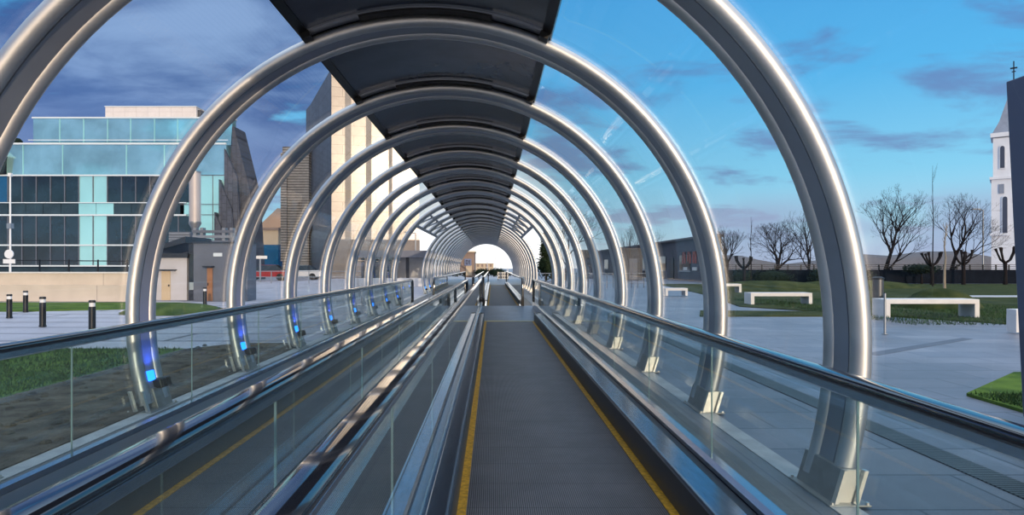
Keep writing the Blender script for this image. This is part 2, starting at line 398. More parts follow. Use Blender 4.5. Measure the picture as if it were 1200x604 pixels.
# ------------------------------------------------------------------ tunnel arches
RT = .058
def arcpts(rad, y, a0, a1, n): return [(rad*math.cos(a0+(a1-a0)*k/n), y, ZC+rad*math.sin(a0+(a1-a0)*k/n)) for k in range(n+1)]
def arc_band(mb, r0, r1, y0, y1, a0, a1, n=40):
    rings = []
    for k in range(n+1):
        a = a0+(a1-a0)*k/n; c, s_ = math.cos(a), math.sin(a)
        rings.append([(r0*c, y0, ZC+r0*s_), (r0*c, y1, ZC+r0*s_), (r1*c, y1, ZC+r1*s_), (r1*c, y0, ZC+r1*s_)])
    return mb.loft(rings)
A_FOOT = -math.asin((ZC-.06)/(RO-RT))
def make_arch(a0, a1, feet, n=72):
    r = thing('tunnel_arch', 'x', 'arch')
    rc = RO - RT
    MB().tube(arcpts(rc, -.13, a0, a1, n), RT, 14).build('front_tube', 'steel', r, 40)
    MB().tube(arcpts(rc-.02, .13, a0, a1, n), RT, 14).build('rear_tube', 'steel', r, 40)
    arc_band(MB(), rc-.045, rc+.03, -.082, .086, a0, a1, n).build('web', 'steel_web', r, 30)
    if feet:
        for sgn in (1, -1):
            xf = sgn*rc*math.cos(A_FOOT)
            ft = thing('foot', None, None); ft.parent = r; ft.location = (0, 0, 0)
            # flat boxed shoe around both tubes, leaning with the arch
            poly = [(xf-sgn*.085, 0), (xf+sgn*.055, 0), (xf+sgn*.115, .20), (xf-sgn*.025, .20)]
            MB().extrude_y(poly, -.205 if sgn > 0 else -.06, .215).build('shoe', 'foot_plate', ft, bevel=.006)
            for d in (-.085, .030):
                MB().extrude_y([(xf+sgn*d, 0), (xf+sgn*(d+.022), 0), (xf+sgn*(d+.082), .20), (xf+sgn*(d+.060), .20)], -.245, -.205).build('bracket_plate', 'foot_silver', ft)
            if sgn > 0: MB().extrude_y([(xf-sgn*.060, .004), (xf+sgn*.028, .004), (xf+sgn*.088, .196), (xf+sgn*.0, .196)], -.215, -.2051).build('face_plate', 'foot_silver', ft)
            MB().box(xf-.12, xf+.12, -.26, .24, 0, .012).build('base_plate', 'foot_plate', ft, bevel=.004)
            for by in (-.25, .23):
                for bx in (-.10, .10): MB().cyl(xf+bx, by-.0, .010, .026, .010, n=6).build('anchor_bolt', 'foot_silver', ft)
        # uplight on the inner face of the left foot
        xl = -(rc*math.cos(A_FOOT)) + .03
        up = thing('uplight', None, None); up.parent = r
        MB().extrude_y([(xl-.030, .19), (xl+.055, .19), (xl+.032, .275), (xl-.055, .275)], .0, .20).build('housing', 'black_metal', up, bevel=.008)
        for q in (.03, .09, .15): MB().extrude_y([(xl+.050, .20), (xl+.064, .20), (xl+.046, .27), (xl+.030, .27)], q-.012, q+.012).build('cooling_fin', 'black_metal', up)
        MB().extrude_y([(xl-.040, .27), (xl-.022, .27), (xl-.042, .36), (xl-.060, .36)], -.075, .03).build('lens', 'blue_glow_spot', up)  # glowing panel added for the lamp's hot spot on the web
    return r
Y_FIRST, STEP = 3.86, 2.27
first = make_arch(A_FOOT, PI-A_FOOT, True)
def arch_label(k):
    if k == 0: return 'brushed steel tunnel arch nearest the camera, cropped by the top of the frame'
    if k <= 8: return 'brushed steel tunnel arch, %s of the near tunnel section' % ORD[k+1]
    return 'brushed steel tunnel arch, %s of the far tunnel section' % ORD[k-11]
full = list(range(0, 9)) + list(range(12, 28))
for k in full:
    o = first if k == 0 else dup(first)
    o.location = (XC, Y_FIRST+STEP*k, 0)
    o['label'] = arch_label(k); o['group'] = 'tunnel arches of the near section' if k <= 8 else 'tunnel arches of the far section'
    if k <= 8:
        l = bpy.data.lights.new('uplight_glow', 'SPOT'); l.energy = 4; l.color = (.03, .10, 1); l.shadow_soft_size = .03
        l.spot_size = R(110); l.spot_blend = .6
        lo = bpy.data.objects.new('uplight_glow', l); COL.objects.link(lo); lo.parent = o; lo.location = (-2.585, -.01, .37); lo.rotation_euler = (PI, R(-10), 0)
CUT = R(42.5)
gapf = make_arch(CUT, PI-CUT, False, 40)
for j, k in enumerate((9, 10, 11)):
    o = gapf if j == 0 else dup(gapf)
    o.location = (XC, Y_FIRST+STEP*k, 0)
    tag(o, '%s short steel arch carrying the roof over the open gap between tunnel sections' % ['nearest', 'middle', 'farthest'][j], 'arch', 'short arches over the gap')
    o.name = 'roof_arch'
# longitudinal beams over the gap
y8, y12 = Y_FIRST+STEP*8, Y_FIRST+STEP*12
for sgn, sn in ((1, 'right'), (-1, 'left')):
    r = thing('canopy_edge_beam', 'steel edge beam and bracing along the %s cut edge of the gap roof' % sn, 'beam', (XC, 0, 0))
    rc = RO-.06
    def cp(a): return Vector((sgn*rc*math.cos(R(a)), 0, ZC+rc*math.sin(R(a))))
    MB().tube([cp(42.5)+Vector((0, y8, 0)), cp(42.5)+Vector((0, y12, 0))], .06, 10).build('edge_tube', 'steel_web', r, 40)
    MB().tube([cp(55)+Vector((0, y8, 0)), cp(55)+Vector((0, y12, 0))], .04, 10).build('purlin', 'steel_web', r, 40)
    for q in range(4):
        MB().tube([cp(43)+Vector((0, y8+STEP*q, 0)), cp(66)+Vector((0, y8+STEP*(q+1), 0))], .03, 8).build('brace', 'steel_web', r, 40)

# roof panels
AP = R(23.3)
def make_roof():
    r = thing('roof_panel', 'x', 'roof panel')
    arc_band(MB(), 2.835, 2.875, .0, STEP, PI/2-AP, PI/2+AP, 24).build('panel', 'roof_dark', r, 30)
    for sgn in (1, -1):
        a = PI/2+sgn*AP
        arc_band(MB(), 2.815, 2.885, .0, STEP, a-R(.9), a+R(.9), 2).build('edge_trim', 'black_metal', r)
    arc_band(MB(), 2.815, 2.834, STEP-.30, STEP-.185, PI/2-AP+R(1), PI/2+AP-R(1), 24).build('end_strip', 'roof_trim', r, 30)
    arc_band(MB(), 2.795, 2.814, STEP-.31, STEP-.19, PI/2-R(12.5), PI/2+R(12.5), 16).build('vent_slot', 'slot', r, 30)
    for sgn in (1, -1):
        a = PI/2+sgn*(AP-R(.3)); p = Vector((2.79*math.cos(a), STEP-.26, ZC+2.79*math.sin(a)))
        mtx = Matrix.Translation(p) @ Matrix.Rotation(-(a-PI/2), 4, 'Y')
        MB().box(-.045, .045, -.05, .06, -.03, .03, mtx).build('clip', 'black_metal', r)
    return r
roof0 = make_roof()
for k in range(-1, 27):
    o = roof0 if k == -1 else dup(roof0)
    o.location = (XC, Y_FIRST+STEP*k, 0)
    if k == -1: lb = 'dark glossy roof panel overhead, before the nearest steel arch'
    elif k < 8: lb = 'dark glossy roof panel just beyond the %s arch of the near section' % ORD[k+1]
    elif k < 12: lb = 'dark glossy roof panel over the open gap, %s of four' % ORD[k-7]
    else: lb = 'dark glossy roof panel just beyond the %s arch of the far section' % ORD[k-11]
    o['label'] = lb; o['group'] = 'dark roof panels along the tunnel'
# glass skin
def skin(a0, a1, name='glass_panel'):
    return arc_band(MB(), 2.798, 2.808, .15, STEP-.15, a0, a1, 36).build(name, 'skin_glass', None, 30)
proto = {}
for k in range(-1, 27):
    for sgn, sn in ((1, 'right'), (-1, 'left')):
        gap = 8 <= k < 12
        key = (sgn, gap)
        lo, hi = (CUT if gap else A_FOOT+R(1.2)), PI/2-AP-R(1)
        if sgn < 0: lo, hi = PI-hi, PI-lo
        if key not in proto: proto[key] = skin(lo, hi); o = proto[key]
        else: o = proto[key].copy(); COL.objects.link(o)
        o.location = (XC, Y_FIRST+STEP*k, 0)
        if k == -1: w = 'before the nearest steel arch'
        elif k < 8: w = 'just beyond the %s arch of the near section' % ORD[k+1]
        elif gap: w = 'over the open gap, %s of four' % ORD[k-7]
        else: w = 'just beyond the %s arch of the far section' % ORD[k-11]
        tag(o, 'clear curved glass panel, %s side, %s' % (sn, w), 'glass panel', 'curved glass panels on the %s side' % sn)

# ------------------------------------------------------------------ moving walkways
def strip(mb, prof, y0, y1):            # prof: closed polygon in x,z
    return mb.extrude_y(prof, y0, y1)
def walkway(label, xl, xr, dl, dr, y0, y1, far=False):
    """xl..xr the belt; dl, dr the outer edges of the two decks"""
    r = thing('moving_walkway', label, 'moving walkway', (0, 0, 0))
    MB().box(xl, xr, y0, y1, -.12, 0).build('pallet_belt', 'belt', r)
    MB().box(xl, xr, y1, y1+.12, -.12, .006).build('comb_plate', 'comb', r)
    for x, e in ((xl, dl), (xr, dr)):
        sg = 1 if e > x else -1
        yl = MB().box(min(x, x-sg*.05), max(x, x-sg*.05), y0, y1, -.002, .006)
        yl.build('safety_line', 'yellow', r)
        MB().box(min(x, x+sg*.03), max(x, x+sg*.03), y0, y1, -.1, .19).build('skirt_panel', 'skirt', r)
        a, b = x+sg*.012, e
        pr = [(a, .188), (a, .200), (b, .212), (b, .15), (a+sg*.03, .15)]
        MB().extrude_y(pr, y0, y1-.05).build('deck', 'deck_metal', r)
        MB().extrude_y([(a, .200), (a+sg*.012, .2012), (a+sg*.012, .209), (a, .207)], y0, y1-.05).build('deck_lip', 'rail_steel', r)
        c = MB().extrude_y([(a-sg*.01, .0), (b, .0), (b, .22), (a-sg*.01, .21)], y1-.05, y1+.10); c.build('deck_end_cap', 'black_metal', r, bevel=.01)
    return r
walkway('near dark ribbed moving walkway on the right, yellow lines along both edges', -.195, 1.02, -.305, 1.175, -3, 15.7)
walkway('near moving walkway left of the double handrails, seen through their glass', -1.96, -.98, -2.12, -.85, -3, 15.7)
walkway('far moving walkway beyond the landing, continuing the right lane', -.17, .90, -.27, .99, 22.0, 46)
walkway('far moving walkway beyond the landing, continuing the left lane', -1.86, -.80, -1.96, -.70, 22.0, 46)
struct(MB().box(-.78, -.375, -3, 15.8, -.4, .10).build('floor_middle', 'skirt'))
struct(MB().box(1.18, 1.275, -3, 15.7, -.4, .16).build('trim_3', 'skirt'))
struct(MB().box(-2.495, -2.125, -3, 15.7, -.4, .19).build('trim_4', 'skirt'))

def sweep_yz(prof, path, x):
    rings = []
    P = [Vector((0, p[0], p[1])) for p in path]
    for k, p in enumerate(P):
        t = (P[min(k+1, len(P)-1)]-P[max(k-1, 0)]).normalized()
        nrm = Vector((0, -t.z, t.y))
        rings.append([Vector((x+u, 0, 0)) + p + nrm*v for u, v in prof])
    return MB().loft(rings)
RAILP = [(-.046, -.006), (-.045, .008), (-.040, .017), (-.030, .0225), (-.015, .0255), (0, .0265), (.015, .0255), (.030, .0225), (.040, .017), (.045, .008), (.046, -.006), (.036, -.018), (.02, -.022), (-.02, -.022), (-.036, -.018)]
GUIDE = [(-.026, -.020), (.026, -.020), (.026, -.048), (.012, -.058), (-.012, -.058), (-.026, -.048)]
def balustrade(label, x, y0, y1, sgn, start_post=False, joint0=.78, pitch=1.55, ztop=.93):
    """sgn: +1 when its walkway lies on the +X side"""
    r = thing('balustrade', label, 'balustrade', (0, 0, 0))
    path = []
    if start_post:
        path += [(y0-.02, .22)]
        path += [(y0+.2-.22*math.cos(R(a)), ztop-.22+.22*math.sin(R(a))) for a in (0, 22, 45, 68, 90)]
    else: path += [(y0, ztop)]
    path += [(y0+(y1-y0)*k/12, ztop) for k in range(1, 12)]
    path += [(y1-.22+.22*math.sin(R(a)), ztop-.22+.22*math.cos(R(a))) for a in (0, 22, 45, 68, 90)] + [(y1, .22)]
    sweep_yz(RAILP, path, x).build('handrail', 'rubber', r, 50)
    sweep_yz(GUIDE, [(y0+(.3 if start_post else 0), ztop), (y1-.3, ztop)], x).build('handrail_guide', 'rail_steel', r)
    # glass panels
    js = [y0+(.06 if start_post else 0)]
    j = joint0
    while j < y1-.3:
        if j > js[0]+.3: js.append(j)
        j += pitch
    js.append(y1-.04)
    for a, b in zip(js[:-1], js[1:]):
        MB().box(x-.006, x+.006, a+.004, b-.004, .20, ztop-.05).build('glass_panel', 'rail_glass', r)
    for q in js[1:-1]: MB().box(x-.004, x+.004, q-.0028, q+.0028, .20, ztop-.055).build('joint_seal', 'glass_edge', r)
    MB().extrude_y([(x-.05, 0), (x+.05, 0), (x+.05, .19), (x+.028, .215), (x-.028, .215), (x-.05, .19)], y0, y1-.1).build('base_profile', 'rail_steel', r)
    MB().box(x-.03, x+.03, y1-.10, y1-.02, 0, .30).build('newel_base', 'black_metal', r)
    if start_post: MB().box(x-.05, x+.05, y0-.05, y0+.10, 0, .28).build('newel_inlet', 'black_metal', r, bevel=.01)
    return r
balustrade('glass balustrade with black handrail on the right of the near right walkway', 1.33, -3, 20.6, -1)
balustrade('glass balustrade with shiny handrail directly left of the yellow lined near walkway', -.365, -3, 20.6, 1)
balustrade('glass balustrade of the left walkway, its handrail the farther of the middle pair', -.79, -3, 19.8, -1)
balustrade('outermost glass balustrade on the left, before the blue lit arch feet', -2.55, -3, 20.4, 1)
balustrade('far glass balustrade on the right beyond the landing plate', 1.03, 21.8, 47, -1, True, 23.3, 3.1, .95)
balustrade('far glass balustrade beyond the landing, starting at the black post in the centre', -.31, 21.8, 47, 1, True, 23.3, 3.1, .95)
balustrade('far glass balustrade beyond the landing, second left of the central black post', -.66, 21.8, 47, -1, True, 23.3, 3.1, .95)
balustrade('far glass balustrade beyond the landing on the outer left side', -2.0, 21.8, 47, 1, True, 23.3, 3.1, .95)

# ------------------------------------------------------------------ left plaza: bollards, wall, sign pole, kiosk, plant
def bollard(px, ytop, ybase, label, white=False):
    Y = gy(ybase); x = at(px, Y); h = hz(ytop, Y)
    r = thing('bollard', label, 'bollard', (x, Y, 0), 0, 'bollards on the left plaza')
    w = .065
    MB().lathe(0, 0, [(0, w*1.15), (.03, w*1.15), (.035, w), (h-.13, w)]).build('post', 'bollard', r, 40)
    MB().lathe(0, 0, [(h-.13, w*.86), (h-.05, w*.86)]).build('light_ring', 'bollard_white', r, 40)
    MB().lathe(0, 0, [(h-.05, w), (h-.012, w), (h, w*.8)]).build('cap', 'bollard', r, 40)
bollard(11, 345, 373, 'black bollard at the far left edge of the plaza')
bollard(30, 341, 366, 'black bollard standing farthest back, by the grass under the pale wall')
bollard(50, 348, 383, 'black bollard, second nearest of the four on the left plaza')
bollard(108, 352, 391, 'tallest and nearest black bollard, just left of the blue lit arch')
bollard(240, 337, 357, 'short black bollard in front of the grey kiosk')

# pale two tier retaining wall
r = thing('retaining_wall', 'long pale two tier retaining wall behind the bollards', 'wall', (0, 0, 0))
Yw = 24.0
MB().prism([(-40, Yw+1.5), (at(158, Yw), Yw+.2), (at(158, Yw), Yw+.6), (-40, Yw+1.9)], 0, .62).build('lower_tier', 'warm_wall', r)
MB().prism([(-40, Yw+1.9), (at(158, Yw), Yw+.6), (at(158, Yw), Yw+.9), (-40, Yw+2.3)], 0, 1.08).build('upper_tier', 'warm_wall', r)
MB().prism([(-40, Yw+1.85), (at(158, Yw), Yw+.55), (at(158, Yw), Yw+.95), (-40, Yw+2.35)], 1.08, 1.13).build('coping', 'white_stone', r)

# tall pole with round disc
Y = 30; r = thing('sign_pole', 'tall thin white pole carrying a round disc sign behind the pale wall', 'pole', (at(12, Y), Y, 0))
MB().cyl(0, 0, 0, hz(207, Y), .05, .035).build('shaft', 'lamp_white', r, 40)
MB().tube([(0, -.09, hz(298, Y)), (0, -.05, hz(298, Y))], .21, 20).build('disc', 'lamp_white', r, 40)
MB().box(-.28, .28, -.08, -.05, hz(309, Y), hz(304, Y)).build('plate', 'lamp_white', r)
MB().box(-.1, .1, -.1, .1, hz(268, Y), hz(262, Y)).build('clamp', 'pole_grey', r)
MB().box(-.07, .07, -.07, .07, hz(207, Y), hz(203, Y)).build('cap', 'lamp_white', r)

# pale utility hut with beige door
Y = 25.5
x0, x1 = at(178, Y), at(219, Y)
r = thing('utility_hut', 'pale flat fronted utility hut with a beige door', 'hut', ((x0+x1)/2, Y, 0))
w = (x1-x0)/2
MB().box(-w, w, 0, .7, 0, hz(302, Y)).build('wall', 'pale_wall', r)
MB().box(-w-.1, w+.1, -.15, .8, hz(302, Y), hz(297, Y)).build('roof_slab', 'dark_clad', r)
d = MB().box(-.30, .05, -.03, .02, 0, hz(318, Y)).build('door', 'door_beige', r)
MB().box(-.02, .02, -.07, -.03, .55, .62).build('door_handle', 'iron', d)
MB().box(-.46, .30, -.2, 0, hz(318, Y)+.03, hz(318, Y)+.07).build('canopy', 'dark_clad', r)
# dark kiosk with brown door, niche, wall lamp
Y = 25.5; x0, x1 = at(222, Y), at(297, Y)
r = thing('kiosk', 'dark grey box kiosk with brown door and a tall dark niche', 'kiosk', ((x0+x1)/2, Y, 0)); w = (x1-x0)/2
def kx(px): return at(px, Y)-(x0+x1)/2
ht = hz(286, Y)
MB().box(kx(235), w, -.6, .3, 0, ht).build('wall', 'grey_clad', r)
MB().box(kx(221), kx(235), .0, .6, 0, ht).build('side_bay', 'dark_clad', r)
MB().box(kx(223), kx(231), -.04, .02, hz(330, Y), hz(298, Y)).build('niche_pane', 'car_glass', r)
MB().box(kx(222.5), kx(232), -.06, .0, hz(340, Y), hz(331, Y)).build('sill_box', 'foot_silver', r)
d = MB().box(kx(251), kx(257), -.64, -.59, 0, hz(314, Y)).build('door', 'door_brown', r)
MB().box(kx(252), kx(252.6), -.68, -.64, .6, .7).build('door_handle', 'iron', d)
MB().box(kx(249), kx(259), -.9, -.6, hz(314, Y)+.02, hz(313, Y)+.04).build('door_canopy', 'dark_clad', r)
MB().box(kx(258), kx(268), -.63, -.6, hz(301, Y), hz(297, Y)).build('wall_plate', 'white_trim', r)
MB().lathe(kx(287), -.62, [(hz(307.5, Y), .02), (hz(306.5, Y), .07), (hz(305, Y), .09), (hz(303.5, Y), .06)], 12).build('wall_lamp', 'lamp_white', r, 50)
MB().box(kx(235)-.05, w+.05, -.66, .36, ht, ht+.06).build('parapet', 'dark_clad', r)
# wedge roof joining hut and kiosk
tag(MB().extrude_y([(at(196, 27), hz(297, 27)), (at(236, 27), hz(286, 27)), (at(236, 27), hz(279, 27)), (at(198, 27), hz(292, 27))], 25.6, 28).build('sloping_roof', 'dark_clad'), 'dark sloping roof wedge between the pale hut and the grey kiosk', 'roof')
# rooftop louvre unit, duct frame and flue
Y = 29.5; cx = at(210, Y)
r = thing('ventilation_unit', 'grey louvred ventilation box above the pale hut', 'ventilation unit', (cx, Y, 0))
MB().box(at(198, Y)-cx, at(223, Y)-cx, 0, 1.5, 2.2, hz(272, Y)).build('casing', 'grey_clad', r)
for k in range(7):
    z = hz(293-k*3, Y); MB().box(at(198.5, Y)-cx, at(222.5, Y)-cx, -.06, .0, z, z+.07).build('louvre_blade', 'duct', r)
MB().box(-.35, .35, .1, 1.4, 0, 2.2).build('support', 'dark_clad', r)
Y = 30; cx = at(228.5, Y)
r = thing('flue', 'tall pale cylindrical flue rising behind the grey kiosk', 'flue', (cx, Y, 0))
q = 6.4*Y/F
MB().lathe(0, 0, [(hz(262, Y), q), (hz(202, Y), q)], 24).build('barrel', 'flue', r, 40)
MB().lathe(0, 0, [(hz(274, Y), q*.55), (hz(268, Y), q*.6), (hz(262.5, Y), q*1.08), (hz(260, Y), q*1.08)], 24).build('cone', 'duct', r, 40)
MB().lathe(0, 0, [(0, q*.5), (hz(274, Y), q*.55)], 16).build('pipe', 'duct', r, 40)
MB().lathe(0, 0, [(hz(203, Y), q*1.04), (hz(201, Y), q*1.04)], 24).build('top_ring', 'duct', r, 40)
Y = 29; cx = at(248, Y)
r = thing('duct_frame', 'grey steel duct frame standing over the kiosk roof', 'frame', (cx, Y, 0))
for px in (228, 236, 262, 271): MB().box(at(px, Y)-cx-.07, at(px, Y)-cx+.07, 0, .3, 0, hz(267, Y)).build('post', 'duct', r)
for py in (270, 276, 282): MB().box(at(226, Y)-cx, at(273, Y)-cx, -.05, .35, hz(py+3, Y), hz(py, Y)).build('beam', 'grey_clad' if py != 276 else 'duct', r)

# green mound on the left
def mound(name, x, y, rx, ry, h, m, label):
    mb = MB(); rings = []
    for k in range(7):
        u = k/6; rr = (math.cos(u*PI/2)*.45+(1-u)*.55)*.999+.001; rings.append([(rx*rr*math.cos(2*PI*j/28)*(1+.05*math.sin(3*j)), ry*rr*math.sin(2*PI*j/28)*(1+.05*math.sin(3*j)), h*math.sin(u*PI/2)) for j in range(28)])
    o = mb.loft(rings).build(name, m, None, 60, (x, y, 0)); return tag(o, label, 'mound')
mound('grass_mound', at(200, 18.5), 18.8, 1.5, 1.3, .28, 'lawn_dull', 'low rounded green grass mound in front of the pale hut')
mound('grass_mound', at(1102, 20.5), 20.5, 1.25, .9, .66, 'lawn', 'dark grass mound behind the long white bench')
mound('grass_mound', at(1000, 40), 40.0, 4.5, 2.0, .5, 'lawn', 'broad dark grass rise behind the nearest arch')
mound('grass_mound', at(900, 36), 36.0, 4.0, 2.0, .55, 'lawn', 'broad dark grass rise behind the second white bench')

# ------------------------------------------------------------------ glass office building
Y = 65.0
r = thing('office_building', 'teal glass office building with a pale rooftop box', 'building', (at(150, Y), Y, 0))
ox = at(150, Y)
def bx(px): return at(px, Y)-ox
def bz(py): return hz(py, Y)
MB().box(bx(-70), bx(262), .3, 6, 0, bz(206)).build('core_wall', 'spandrel', r)
MB().box(bx(-70), bx(10), .3, 10, bz(206), bz(200)).build('core_wall', 'spandrel', r)
# upper tiers
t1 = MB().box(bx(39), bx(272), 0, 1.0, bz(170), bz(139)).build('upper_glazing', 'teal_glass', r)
m = MB()
for px in (70, 98, 126, 153, 181, 208, 236): m.box(bx(px)-.03, bx(px)+.03, -.05, 0, bz(170), bz(139))
m.build('mullions', 'teal_pane', t1)
MB().box(bx(38), bx(273), -.12, 1.1, bz(139), bz(137.4)).build('parapet', 'white_trim', r)
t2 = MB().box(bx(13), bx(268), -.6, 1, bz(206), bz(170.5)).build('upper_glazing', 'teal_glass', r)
m = MB()
for px in (32, 78, 152, 196, 232): m.box(bx(px)-.03, bx(px)+.03, -.65, -.6, bz(206), bz(171))
m.build('mullions', 'teal_pane', t2)
MB().box(bx(12), bx(268), -.75, -.5, bz(171), bz(169)).build('ledge', 'white_trim', r)
MB().box(bx(38), bx(270), -.62, -.58, bz(166), bz(165.2)).build('terrace_rail', 'white_trim', r)
# ledge lines of the floors
for py, th in ((206, 1.6), (238, 1.0), (252, 1.8), (287, 1.6), (311, 1.6)):
    MB().box(bx(-70), bx(222), -.75, .3, bz(py+th), bz(py)).build('ledge', 'white_trim', r)
# windows, floor by floor
for (ya, yb) in ((207.6, 238), (253.8, 287), (288.6, 311)):
    px = -68.0
    while px < 214:
        nx = px+16.5
        if ya < 210 and px > -10 and False: pass
        mt = 'dark_pane'  # dark panes paint in the reflection of a dark building
        if 104 <= px+8 <= 132: mt = 'teal_pane'  # bright gap in that reflection, put in as pane colour
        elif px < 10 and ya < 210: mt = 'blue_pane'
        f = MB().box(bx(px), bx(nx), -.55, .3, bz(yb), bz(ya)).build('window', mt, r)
        MB().box(bx(nx)-.06, bx(nx)+.03, -.62, -.55, bz(yb), bz(ya)).build('mullion', 'grey_clad', f)
        px = nx
for k in range(14):
    px = -68+k*20.5
    if px > 205: break
    MB().box(bx(px), bx(px+20), -.5, .3, bz(252), bz(239)).build('spandrel_panel', 'spandrel' if not 95 < px < 125 else 'teal_pane', r)  # teal run carries on the painted gap in the reflection
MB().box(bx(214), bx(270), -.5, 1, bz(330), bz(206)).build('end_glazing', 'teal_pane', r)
m = MB()
for py in (206, 240, 252, 285): m.box(bx(214), bx(270), -.56, -.5, bz(py+.8), bz(py))
for px in (232, 252): m.box(bx(px)-.03, bx(px)+.03, -.56, -.5, bz(325), bz(206))
m.build('joints', 'grey_clad', r)
MB().extrude_y([(bx(262), 0), (bx(299), 0), (bx(293), bz(225)), (bx(274), bz(148)), (bx(272), bz(148))], .0, 3.0).build('stone_flank', 'side_stone', r)
for k, (px, ytop) in enumerate(((267, 176), (262, 212), (258, 250))):
    MB().extrude_y([(bx(px), bz(330)), (bx(px+22), bz(330)), (bx(px+15), bz(ytop+34)), (bx(px), bz(ytop))], -.9-.25*k, -.5).build('flank_step', 'side_stone', r)
MB().box(bx(113), bx(222), 1.5, 9, bz(139), bz(121)).build('penthouse', 'pent_panel', r)
MB().box(bx(222), bx(226), 1.8, 9, bz(139), bz(124)).build('penthouse_side', 'dark_clad', r)
MB().box(bx(112.5), bx(222.5), 1.4, 9.1, bz(121), bz(120.2)).build('penthouse_coping', 'white_trim', r)
MB().extrude_y([(bx(-40), bz(205)), (bx(11), bz(205)), (bx(14), bz(185)), (bx(2), bz(176)), (bx(-40), bz(170))], -1.5, 6).build('canopy_wing', 'dark_clad', r)
MB().extrude_y([(bx(2), bz(176)), (bx(14), bz(185)), (bx(14), bz(183.4)), (bx(2), bz(174))], -1.7, 6).build('wing_edge', 'white_trim', r)
# terrace planter shrub
tag(MB().lathe(bx(22)+ox, 64.7, [(bz(170)-.0, .3), (bz(166), .55), (bz(163), .3)], 9).build('potted_shrub', 'hedge'), 'small shrub on the terrace edge of the teal glass building', 'shrub')

# railing and low dark foliage at the foot of the building
r = thing('terrace_railing', 'low dark railing in front of the glass building behind the pale wall', 'railing', (0, 0, 0))
MB().tube([(-38, 34, 1.75), (at(150, 34), 34, 1.62)], .03, 6).build('top_rail', 'iron', r)
for k in range(13):
    x = -38+k*1.55
    MB().box(x-.03, x+.03, 33.97, 34.03, 0, 1.7).build('post', 'iron', r)

# ------------------------------------------------------------------ stone tower
CX, CY = -17.6, 70.0
r = thing('stone_tower', 'tall pale stone tower catching the sun behind the left arches', 'tower', (CX, CY, 0))
dirv = Vector((.97, .237, 0)).normalized(); nin = Vector((-dirv.y, dirv.x, 0)); L = 9.6; H = 23.0
ang = math.atan2(dirv.y, dirv.x)
rot = Matrix.Rotation(ang, 4, 'Z')
fo = MB().box(0, L, 0, 6, 0, H).build('front_slab', 'tower_stone', r); fo.rotation_euler = (0, 0, ang)
for a, b in ((1.45, 2.1), (3.7, 4.3), (6.2, 6.6)):
    o = MB().box(a, b, -.05, .1, 3.2, H-.3).build('recess_strip', 'tower_strip', r); o.rotation_euler = (0, 0, ang)
o = MB().box(-.06, L+.06, -.12, .1, 0, 4.3).build('plinth', 'plinth', r); o.rotation_euler = (0, 0, ang)
o = MB().box(-.1, L+.1, -.1, 6.1, H, H+.3).build('coping', 'tower_strip', r); o.rotation_euler = (0, 0, ang)
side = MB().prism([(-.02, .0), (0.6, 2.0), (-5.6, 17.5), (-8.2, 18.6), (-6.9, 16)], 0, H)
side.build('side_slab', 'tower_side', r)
Yl = 84; MB().box(at(331, Yl)-CX, at(362, Yl)-CX, Yl-CY, Yl-CY+5, 0, hz(172, Yl)).build('rear_block', 'louver', r)
MB().box(at(330, Yl)-CX, at(337, Yl)-CX, Yl-CY-.4, Yl-CY, 2, hz(180, Yl)).build('louvre_screen', 'louver', r)

# low pavilion seen through the gap on the left
Y = 44.0; ox = at(455, Y)
r = thing('pavilion', 'low flat roofed pavilion with slim columns, left of the tunnel gap', 'pavilion', (ox, Y, 0))
MB().box(at(420, Y)-ox, at(505, Y)-ox, -.6, 5, hz(302, Y), hz(294, Y)).build('roof_slab', 'grey_clad', r)
MB().box(at(425, Y)-ox, at(505, Y)-ox, 1.2, 1.5, 0, hz(302, Y)).build('back_wall', 'white_stone', r)
for px in (426, 446, 464, 478, 500): MB().box(at(px, Y)-ox-.1, at(px, Y)-ox+.1, -.3, -.1, 0, hz(302, Y)).build('column', 'dark_clad', r)
for a, b in ((427, 444), (448, 462)): MB().box(at(a, Y)-ox, at(b, Y)-ox, 1.0, 1.1, .2, hz(303, Y)).build('window', 'dark_pane', r)
MB().box(at(420, Y)-ox, at(505, Y)-ox, -1.4, -1.15, 0, .55).build('low_wall', 'white_stone', r)
def lamp_post(px, Y, ytop, arm, label):
    r = thing('street_lamp', label, 'street lamp', (at(px, Y), Y, 0)); h = hz(ytop, Y)
    MB().cyl(0, 0, 0, h, .07, .045, 10).build('pole', 'pole_grey', r, 40)
    MB().tube([(0, 0, h-.05), (arm*.6, 0, h+.03)], .035, 8).build('arm', 'pole_grey', r, 40)
    MB().box(min(arm*.3, arm*1.0), max(arm*.3, arm*1.0), -.13, .13, h, h+.09).build('lamp_head', 'pole_grey', r, bevel=.02)
lamp_post(487, 50, 273, -.9, 'slim street lamp above the pavilion left of the gap')
lamp_post(1152, 52, 246, -.9, 'slim street lamp left of the white church')

